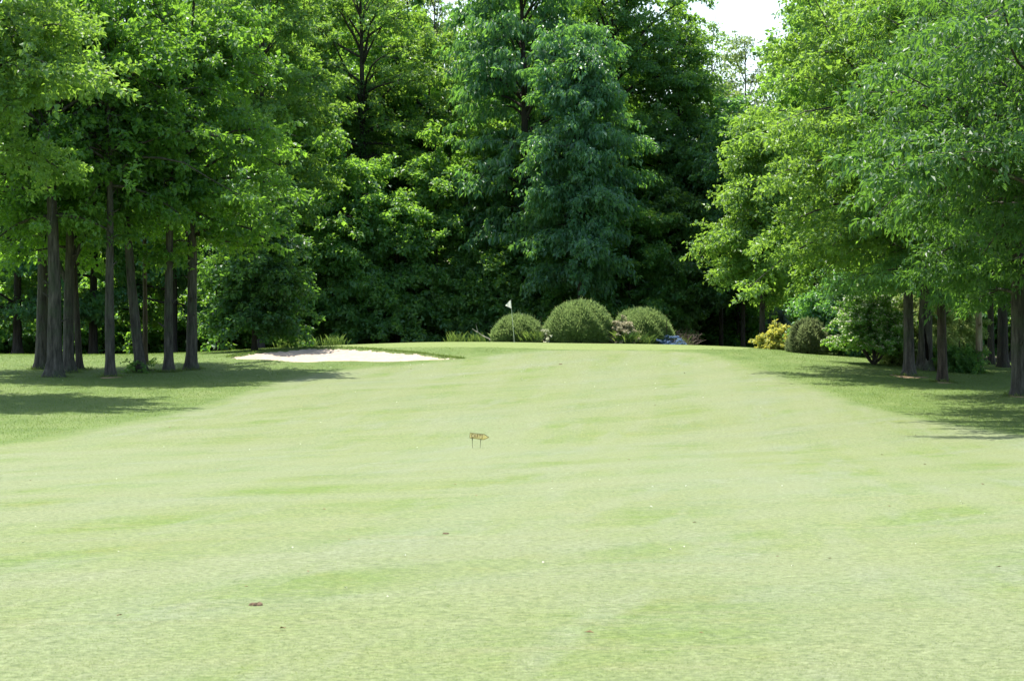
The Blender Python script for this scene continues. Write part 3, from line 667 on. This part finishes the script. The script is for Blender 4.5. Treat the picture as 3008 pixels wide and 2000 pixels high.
def blades(P, rs, h, w_, lean=.35):
    n = len(P); a = rs.uniform(0, 6.28, n); hh = h * np.clip(rs.lognormal(-.25, .38, n), .2, 1.6)
    dv = np.stack([np.cos(a), np.sin(a), 0 * a], -1); sd = np.stack([-np.sin(a), np.cos(a), 0 * a], -1)
    ln = (lean * rs.uniform(.2, 1.5, n))[:, None]; hz_ = np.array([0, 0, 1]); hh = hh[:, None]
    v0 = P - sd * w_ / 2; v1 = P + sd * w_ / 2; v2 = P + dv * hh * ln * .4 + hz_ * hh * .62 + sd * w_ * .35; v3 = P + dv * hh * ln + hz_ * hh
    return np.stack([v0, v1, v2, v3], 1).reshape(-1, 3), np.arange(4 * n).reshape(n, 4)
def tuft(name, dx, d, wD, h, label, seed, n=900, kind='grass', cat='plant', lean=.9, bw=.02):
    rs = np.random.RandomState(seed); x, y, z = posD(dx, d); r = wD * D * d / FPX / 2
    P = np.stack([rs.normal(size=n) * r * .42, rs.normal(size=n) * min(r, .4) * .5, np.zeros(n)], -1)
    P[:, 2] = hz(P[:, 0] + x, P[:, 1] + y) - z - .01
    V, F = blades(P, rs, h, bw, lean)
    o = mesh_obj(name, V, F, LEAF[kind], attrs={'lv': ('FACE', rs.uniform(0, .6, n))}, loc=(x, y, z)); tag(o, label, cat)
tuft('leafy_clump', 1222, 125, 44, .42, 'arching strap-leaved clump at the right foot of the smallest round shrub', 1, n=1400)
tuft('leafy_clump', 1440, 125, 34, .45, 'arching strap-leaved clump below the pinkish shrub', 2, n=1200)
tuft('leafy_clump', 1478, 125.4, 28, .34, 'low strap-leaved clump in front of the right round shrub', 3, n=900)
for k, (dx, d, wD, h, lab) in enumerate([(655, 121, 34, 0.43, 'pale weedy tuft at the wood edge above the left end of the bunker'), (705, 123, 60, 0.36, 'wide weedy tuft right of the pale one at the wood edge'),
     (770, 125, 50, 0.40, 'weedy tuft behind the middle of the bunker'), (1050, 128, 50, 0.43, 'feathery weeds at the wood edge left of the flagstick'), (1098, 128, 40, 0.43, 'weeds with a fallen branch in them left of the flagstick'), (1575, 130, 40, 0.40, 'small weeds beside the blue flowers')]):
    tuft('weed_tuft', dx, d, wD, h, lab, 10 + k, n=260, lean=.55, bw=.016)
x, y, z = posD(1536, 127)
leafy_shrub('blue_flowers', x, y, z - .05, 'low patch of blue flowers at the foot of the right round shrub', 'blue', .34, .30, 330, cat='plant', nl=14, nlf=70, L=.06, W=.05)

def twigs():
    rs = np.random.RandomState(8); d = 129; x, y, z = posD(1577, d); T = Acc()
    for k in range(60):
        a = rs.uniform(0, 6.28); e = rs.uniform(.3, 1.4); Lb = rs.uniform(.6, 1.05); s = np.linspace(0, 1, 6)[:, None]
        b = np.array([math.cos(a) * .35, math.sin(a) * .2, 0]) * rs.uniform()
        p = b + s * Lb * np.array([math.cos(a) * math.cos(e), math.sin(a) * math.cos(e), math.sin(e)]) + rs.normal(size=(6, 3)) * .03
        T.add(*tube(p, .014 - .010 * s[:, 0], 3))
        for j in (3, 4): 
            q = p[j] + np.linspace(0, 1, 3)[:, None] * norm(rs.normal(size=3) + [0, 0, .8]) * .25; T.add(*tube(q, [.007, .005, .003], 3))
    V, F = T.get(); o = mesh_obj('bare_shrub', V, F, simple('dead_twigs', (.20, .145, .13), .9, .1), loc=(x, y, z)); tag(o, 'bare reddish-brown twiggy shrub right of the blue flowers', 'shrub')
    x, y, z = posD(1115, 127); s = np.linspace(0, 1, 8)[:, None]
    p = np.array([-.6, 0, .75]) * (1 - s) + np.array([.35, 0, .12]) * s + rs.normal(size=(8, 3)) * .04
    T = Acc(); T.add(*tube(p, .035 - .02 * s[::-1, 0], 5)); T.add(*tube(p[2] + np.linspace(0, 1, 4)[:, None] * np.array([-.1, 0, .4]), [.02, .015, .01, .005], 4))
    V, F = T.get(); o = mesh_obj('fallen_branch', V, F, simple('dead_wood', (.45, .40, .34), .9, .1), loc=(x, y, z)); tag(o, 'pale fallen branch leaning in the weeds left of the smallest round shrub', 'branch')
    # plants at the foot of the leaning trunk
    x, y, z = base(318, 857); leafy_shrub('ground_plant', x, y - .25, z, 'small green plant growing at the foot of the leaning trunk', 'wood', .3, .28, 340, cat='plant', nl=10, ncl=5, nlf=30, L=.08, W=.05)
twigs()

# bare earth round the two front right-hand trunks
def earth(name, dx, dy, rx, ry, label, seed):
    rs = np.random.RandomState(seed); x, y = hitD(dx, dy); n = 40; a = np.arange(n) * 2 * math.pi / n
    V = [[0, 0, 0]]; 
    for f in (.5, 1.0):
        r = f * (1 + .18 * np.sin(3 * a + 1) + .1 * rs.normal(size=n))
        for q, c, s in zip(r, np.cos(a), np.sin(a)): V.append([rx * q * c, ry * q * s, 0])
    V = np.array(V); z = gz(x, y); V[:, 2] = hz(V[:, 0] + x, V[:, 1] + y) - z + .02; V[1 + n:, 2] -= .03
    F3 = np.array([[0, 1 + i, 1 + (i + 1) % n] for i in range(n)]); F4 = np.array([[1 + i, 1 + n + i, 1 + n + (i + 1) % n, 1 + (i + 1) % n] for i in range(n)])
    o = mesh_obj(name, V, [F3, F4], EARTH, smooth=True, loc=(x, y, z)); tag(o, kind='structure')
EARTH = simple('bare_earth', (.36, .24, .14), .95, .1, 9, .3)
earth('bare_ground', 2092, 867, .85, 1.3, '', 1); earth('bare_ground', 2172, 881, .42, .6, '', 2); earth('bare_ground', 254, 869, .5, .8, '', 3); earth('bare_ground', 2347, 913, .42, .7, '', 4)

# ------------------------------------------------------------------ painted-dark cavity and bark lips on the hollow tree
for o in bpy.data.objects:
    if o.get('label', '').startswith('old thick trunk'):
        s = np.linspace(0, 1, 12)[:, None]; rs = np.random.RandomState(7)
        p = np.array([.02, -.345, .25]) * (1 - s) + np.array([-.06, -.285, 2.5]) * s; p[:, 0] += .03 * np.sin(s[:, 0] * 5 + 1)
        wd = np.interp(s[:, 0], [0, .08, .3, .5, .75, 1], [.02, .07, .085, .05, .028, .006])
        V, F = tube(p, wd, 8, wob=.12, rs=rs); V[:, 1] = -.30 - .06 * (1 - (V[:, 2] / 2.5)) + (V[:, 1] + .32) * .3
        mesh_obj('cavity', V, F, simple('hollow_shade', (.010, .008, .007), 1, 0), o)  # black strip on the bark, its colour paints the shade inside the hollow
        T = Acc()
        for sx, k in ((-1, 1.0), (1, .7)):
            q = p + np.stack([sx * (wd + .035), 0 * wd + .015, 0 * wd], -1); T.add(*tube(q, (.05 * k) * np.sin(np.clip(s[:, 0], .04, .96) * 3.14) ** .5 + .012, 8, wob=.15, rs=rs))
        V, F = T.get(); mesh_obj('bark_lip', V, F, BARK['grey'], o, smooth=True)

# ------------------------------------------------------------------ grass: turf edges, rough, lip of the bunker
def turf():
    rs = np.random.RandomState(3)
    Bk = np.array(BK); P = []
    # overhanging lip
    top = Bk[:15]
    seg = np.linspace(0, 14, 4200); seg = np.clip(seg + rs.normal(size=len(seg)) * .1, 0, 13.999); i = seg.astype(int); f = (seg - i)[:, None]
    q = top[i] * (1 - f) + top[i + 1] * f + np.abs(rs.normal(size=(len(seg), 2))) * [.02, .10] + rs.normal(size=(len(seg), 2)) * [0, .04]
    P.append(q)
    P = np.concatenate(P); P3 = np.stack([P[:, 0], P[:, 1], hz(P[:, 0], P[:, 1]) - .01], -1)
    V, F = blades(P3, rs, .085, .016, .6)
    o = mesh_obj('bunker_lip_grass', V, F, LEAF['rough'], attrs={'lv': ('FACE', rs.uniform(0, .7, len(F)))}); tag(o, kind='stuff')
    # longer grass of the rough
    def area(n, box, h, w_, name, inside, dist):
        X = rs.uniform(box[0], box[1], n * 2); Y = rs.uniform(box[2], box[3], n * 2)
        s = sdist(FW, X, Y); b = sdist(BK, X, Y); g = sdist(GR, X, Y)
        k = (s < -.1 - rs.uniform(0, 1, len(s)) ** 2 * 1.6) & (b < -.1) & (g < -.1) & (np.abs(X) < Y * .235 + 1)
        X, Y = X[k][:n], Y[k][:n]
        P3 = np.stack([X, Y, hz(X, Y) - .005], -1); V, F = blades(P3, rs, h, w_, .8)
        return V, F
    A = Acc()
    for n, box in ((170000, (-28, 28, 58, 105)), (90000, (-28, 28, 105, 130))):
        V, F = area(n, box, .042, .010, '', 0, 0); A.add(V, F)
    for o in bpy.data.objects:                       # the mower leaves longer grass round the trunks
        if o.name.split('.')[0] == 'grove_tree':
            tx, ty = o.location.x, o.location.y; n = 420; a = rs.uniform(0, 6.28, n); r = .26 + np.abs(rs.normal(size=n)) * .22
            X, Y = tx + np.cos(a) * r, ty + np.sin(a) * r
            V, F = blades(np.stack([X, Y, hz(X, Y) - .005], -1), rs, .12, .014, .7); A.add(V, F)
    V, F = A.get(); o = mesh_obj('rough_grass_blades', V, F, LEAF['rough'], attrs={'lv': ('FACE', rs.uniform(0, 1, len(F)))}); tag(o, kind='stuff')
    # short mown blades of the near fairway
    n = 600000; Y = 10.5 + (34) * rs.uniform(size=n) ** 1.25; X = rs.uniform(-1, 1, n) * (Y * .222 + .4)
    keep = rs.uniform(size=n) < np.clip((31 - Y) / 19, 0, 1) ** 1.3; X, Y = X[keep], Y[keep]
    P3 = np.stack([X, Y, hz(X, Y) - .003], -1); V, F = blades(P3, rs, .0062, .0024, 1.7)
    o = mesh_obj('fairway_grass_blades', V, F, LEAF['turf'], attrs={'lv': ('FACE', np.clip(rs.normal(size=len(F)) * .12 + .5, 0, 1))}); tag(o, kind='stuff')
turf()

def litter():
    rs = np.random.RandomState(12); A = Acc()
    for k in range(130):
        dx = rs.uniform(20, 2340); dy = 840 + 560 * rs.uniform() ** 3.6; x, y = hitD(dx, dy); z = gz(x, y)
        if float(sdist(BK, np.array([x]), np.array([y]))[0]) > -.3: continue
        r = rs.uniform(.007, .017) * (1 + y / 80); a = rs.uniform(0, 6.28)
        p = np.array([[math.cos(a), math.sin(a), .1], [-math.sin(a) * .5, math.cos(a) * .5, .5], [-math.cos(a), -math.sin(a), .15], [math.sin(a) * .6, -math.cos(a) * .6, .7]]) * r
        A.add(p + [x, y, z + .012], [[0, 1, 2, 3]])
    V, F = A.get(); o = mesh_obj('fallen_petals', V, F, simple('petal', (.74, .74, .60), .6, .3)); tag(o, kind='stuff')
    A = Acc()
    for k in range(48):
        x, y = hitD(rs.uniform(60, 2300), 850 + 640 * rs.uniform() ** 2.2); z = gz(x, y)
        if float(sdist(BK, np.array([x]), np.array([y]))[0]) > -.3: continue
        r = rs.uniform(.014, .032) * (1 + y / 130); a = rs.uniform(0, 6.28); c_, s_ = math.cos(a), math.sin(a)
        p = np.array([[c_, s_, .2], [-s_ * .45, c_ * .45, .35], [-c_, -s_, .1], [s_ * .45, -c_ * .45, .5]]) * r
        A.add(p + [x, y, z + .01], [[0, 1, 2, 3]])
    V, F = A.get(); o = mesh_obj('fallen_leaves', V, F, simple('dry_leaf', (.20, .12, .06), .8, .2)); tag(o, kind='stuff')
    clod_m = simple('soil', (.16, .11, .07), .95, .1, 40, .4)
    for j, (dx, dy, wD, lab) in enumerate([(591, 1394, 34, 'largest brown clod of dug turf on the lower left fairway'), (1027, 1229, 16, 'small brown clod on the fairway below the cart sign'),
           (1790, 1281, 7, 'tiny upright brown clod on the right of the fairway'), (1290, 839, 9, 'small dark tuft with pale bits below the middle round shrub')]):
        x, y = hitD(dx, dy); z = gz(x, y); r = wD * D * y / FPX / 2; A = Acc()
        for k in range(26):
            c = np.array([rs.normal() * r * .3, rs.normal() * r * .3, 0]); q = r * rs.uniform(.22, .40); n = 7
            a = np.arange(n) * 2 * math.pi / n; R1 = q * (1 + .25 * rs.normal(size=n))
            V = np.concatenate([np.stack([np.cos(a) * R1, np.sin(a) * R1, -.2 * q + 0 * a], -1), np.stack([np.cos(a) * R1 * .75, np.sin(a) * R1 * .75, .5 * q + .12 * q * rs.normal(size=n)], -1), np.stack([np.cos(a) * R1 * .2, np.sin(a) * R1 * .2, .8 * q + 0 * a], -1)]) + c
            F = [[i, (i + 1) % n, n + (i + 1) % n, n + i] for i in range(n)] + [[n + i, n + (i + 1) % n, 2 * n + (i + 1) % n, 2 * n + i] for i in range(n)]
            A.add(V, F)
        V, F = A.get(); o = mesh_obj('turf_clod', V, F, clod_m, smooth=True, loc=(x, y, z + .004)); tag(o, lab, 'clod')
litter()

# ------------------------------------------------------------------ flagstick
def flagstick():
    d = 120.0; x, y, z = posD(1184.5, d); H = 2.16; topx = (1176 - 1184.5) * D * d / FPX
    root = empty('flagstick', (x, y, z), 'thin white flagstick with a small triangular white flag standing on the green', 'golf flag')
    s = np.linspace(0, 1, 8)[:, None]; p = np.array([topx, 0, H]) * s; p[0, 2] = -.1
    V, F = tube(p, .0125 - .005 * s[:, 0], 10); mesh_obj('pole', V, F, simple('painted_pole', (.78, .80, .72), .35, .5), root, smooth=True)
    # limp pennant folded towards the left
    n = 14; top = H; fh = .44; V = []; rs = np.random.RandomState(2)
    for i in range(n + 1):
        u = i / n; zt = top - .01 - u * .27; zb = top - fh + u * .15
        for j in range(9):
            v = j / 8; zz = zt * (1 - v) + zb * v
            px = topx * zz / H - .008 - u * .28 ; py = .05 * math.sin(u * 5 + v * 1.5) * u + .02 * math.sin(u * 11)
            V.append([px, py, zz])
    F = [[i * 9 + j, i * 9 + j + 1, (i + 1) * 9 + j + 1, (i + 1) * 9 + j] for i in range(n) for j in range(8)]
    mf = simple('white_cloth', (.82, .81, .79), .8, .2); nf = mf.node_tree; tl = N(nf, 'ShaderNodeBsdfTranslucent'); tl.inputs[0].default_value = (.85, .84, .82, 1)
    mx = N(nf, 'ShaderNodeMixShader'); mx.inputs[0].default_value = .5; nf.links.new(nf.nodes['Principled BSDF'].outputs[0], mx.inputs[1]); nf.links.new(tl.outputs[0], mx.inputs[2]); nf.links.new(mx.outputs[0], nf.nodes['Material Output'].inputs[0])
    o = mesh_obj('flag', V, F, mf, root, smooth=True)
    a = np.arange(16) * 2 * math.pi / 16; V = []
    for r, zz in ((.054, .006), (.054, -.08), (.0, -.08)): V += [[r * math.cos(t), r * math.sin(t), zz] for t in a]
    F = [[k * 16 + i, k * 16 + (i + 1) % 16, (k + 1) * 16 + (i + 1) % 16, (k + 1) * 16 + i] for k in range(2) for i in range(16)]
    mesh_obj('cup', V, F, simple('cup_plastic', (.5, .5, .47), .5, .4), root)
flagstick()

# ------------------------------------------------------------------ cart sign
def sign():
    xb, d = hit(1399, 1315.6); z0 = gz(xb, d); m = d / FPX
    print('sign', xb, d, z0, 43 * m)
    root = empty('cart_sign', (xb, d, z0), 'small wooden arrow sign reading CARTS on two thin wire legs, pointing right', 'sign')
    X = lambda px: (px - 1399) * m
    Z = lambda py: (1315.6 - py) * m
    out = [(1380.6, 1271.4), (1419.2, 1275.2), (1420.6, 1274.0), (1436.8, 1284.8), (1418.2, 1291.9), (1417.0, 1290.3), (1379.2, 1286.0)]
    def plate(pts, y0, y1):
        n = len(pts); V = [[X(a), y0, Z(b)] for a, b in pts] + [[X(a), y1, Z(b)] for a, b in pts]
        return V, n
    import bmesh
    def poly(name, pts, y0, y1, mt, bev=0):
        V, n = plate(pts, y0, y1); bm = bmesh.new(); vs = [bm.verts.new(v) for v in V]
        bm.faces.new(vs[:n]); bm.faces.new(vs[n:][::-1])
        for i in range(n): bm.faces.new([vs[i], vs[n + i], vs[n + (i + 1) % n], vs[(i + 1) % n]])
        bmesh.ops.recalc_face_normals(bm, faces=bm.faces)
        if bev: bmesh.ops.bevel(bm, geom=list(bm.edges), offset=bev, segments=2, affect='EDGES')
        me = bpy.data.meshes.new(name); bm.to_mesh(me); bm.free(); me.materials.append(mt)
        o = bpy.data.objects.new(name, me); COL.objects.link(o); o.parent = root; return o
    mw, nt, p = mat('sign_wood'); tc = N(nt, 'ShaderNodeTexCoord')
    n1 = noise(nt, tc.outputs['Object'], 14, 5, .6, (.5, 1, 7)); n2 = noise(nt, tc.outputs['Object'], 7, 2, .5)
    c = ramp(nt, n1, [(.3, (.45, .39, .085)), (.7, (.53, .46, .12))]); c = mixc(nt, ramp(nt, n2, [(.4, (0, 0, 0)), (.6, (1, 1, 1))]), c, (.52, .45, .16))
    nt.links.new(c, p.inputs['Base Color']); p.inputs['Roughness'].default_value = .7
    poly('board', out, -.012, .012, mw, .002)
    edge = simple('weathered_edge', (.13, .10, .04), .8, .2, 30, .3)
    # dark routed rim, a thin frame just proud of the face
    cxm = sum(a for a, b in out) / 7; czm = sum(b for a, b in out) / 7
    inn = [(1381.2, 1272.1), (1419.1, 1275.8), (1420.5, 1274.8), (1435.5, 1284.8), (1418.3, 1291.2), (1417.1, 1289.7), (1379.9, 1285.4)]
    V = [[X(a), -.0165, Z(b)] for a, b in out] + [[X(a), -.0165, Z(b)] for a, b in inn] + [[X(a), -.011, Z(b)] for a, b in out] + [[X(a), -.011, Z(b)] for a, b in inn]
    n = 7; F = []
    for i in range(n):
        j = (i + 1) % n
        F += [[i, j, n + j, n + i], [n + i, n + j, 3 * n + j, 3 * n + i], [j, i, 2 * n + i, 2 * n + j]]
    mesh_obj('rim', V, F, edge, root)
    cu = bpy.data.curves.new('t', 'FONT'); cu.body = 'CARTS'; cu.size = 10.6 * m / .70; cu.align_x = 'CENTER'; cu.align_y = 'CENTER'; cu.extrude = .002; cu.space_character = 1.22; cu.offset = .0012
    to = bpy.data.objects.new('t', cu); COL.objects.link(to); bpy.context.view_layer.update()
    me = bpy.data.meshes.new_from_object(to.evaluated_get(bpy.context.evaluated_depsgraph_get())); bpy.data.objects.remove(to)
    me.materials.clear(); me.materials.append(simple('lettering_paint', (.13, .080, .008), .7, .3, 40, .2))
    lt = bpy.data.objects.new('lettering', me); COL.objects.link(lt); lt.parent = root
    lt.rotation_euler = (math.radians(90), math.atan2(1275.2 - 1271.4, 1419.2 - 1380.6), 0)
    lt.location = (X(1401.0), -.0145, Z(1281.7)); ws = max(v.co.x for v in me.vertices) - min(v.co.x for v in me.vertices)
    k = 34.5 * m / ws; lt.scale = (k, .92, 1)
    for (a0, b0, a1, b1) in ((1387.3, 1287, 1388.0, 1317.5), (1412.5, 1289.5, 1410.0, 1317.5)):
        s = np.linspace(0, 1, 6)[:, None]
        p_ = np.array([X(a0), 0, Z(b0)]) * (1 - s) + np.array([X(a1), 0, Z(b1)]) * s
        V, F = tube(p_, np.array([.014, .0075, .0055, .005, .005, .0045]), 8)
        mesh_obj('leg', V, F, simple('rusty_wire', (.10, .10, .045), .7, .3), root, smooth=True)
    # the board is tilted well back so the sun lights its face
    zp = Z(1288); R = mathutils.Matrix.Translation((0, 0, zp)) @ mathutils.Matrix.Rotation(math.radians(-31), 4, 'X') @ mathutils.Matrix.Diagonal((1, 1, 1.14, 1)) @ mathutils.Matrix.Translation((0, 0, -zp))
    for c in root.children:
        if c.name.split('.')[0] in ('board', 'rim', 'lettering'):
            bpy.context.view_layer.update(); c.matrix_basis = R @ c.matrix_basis
sign()
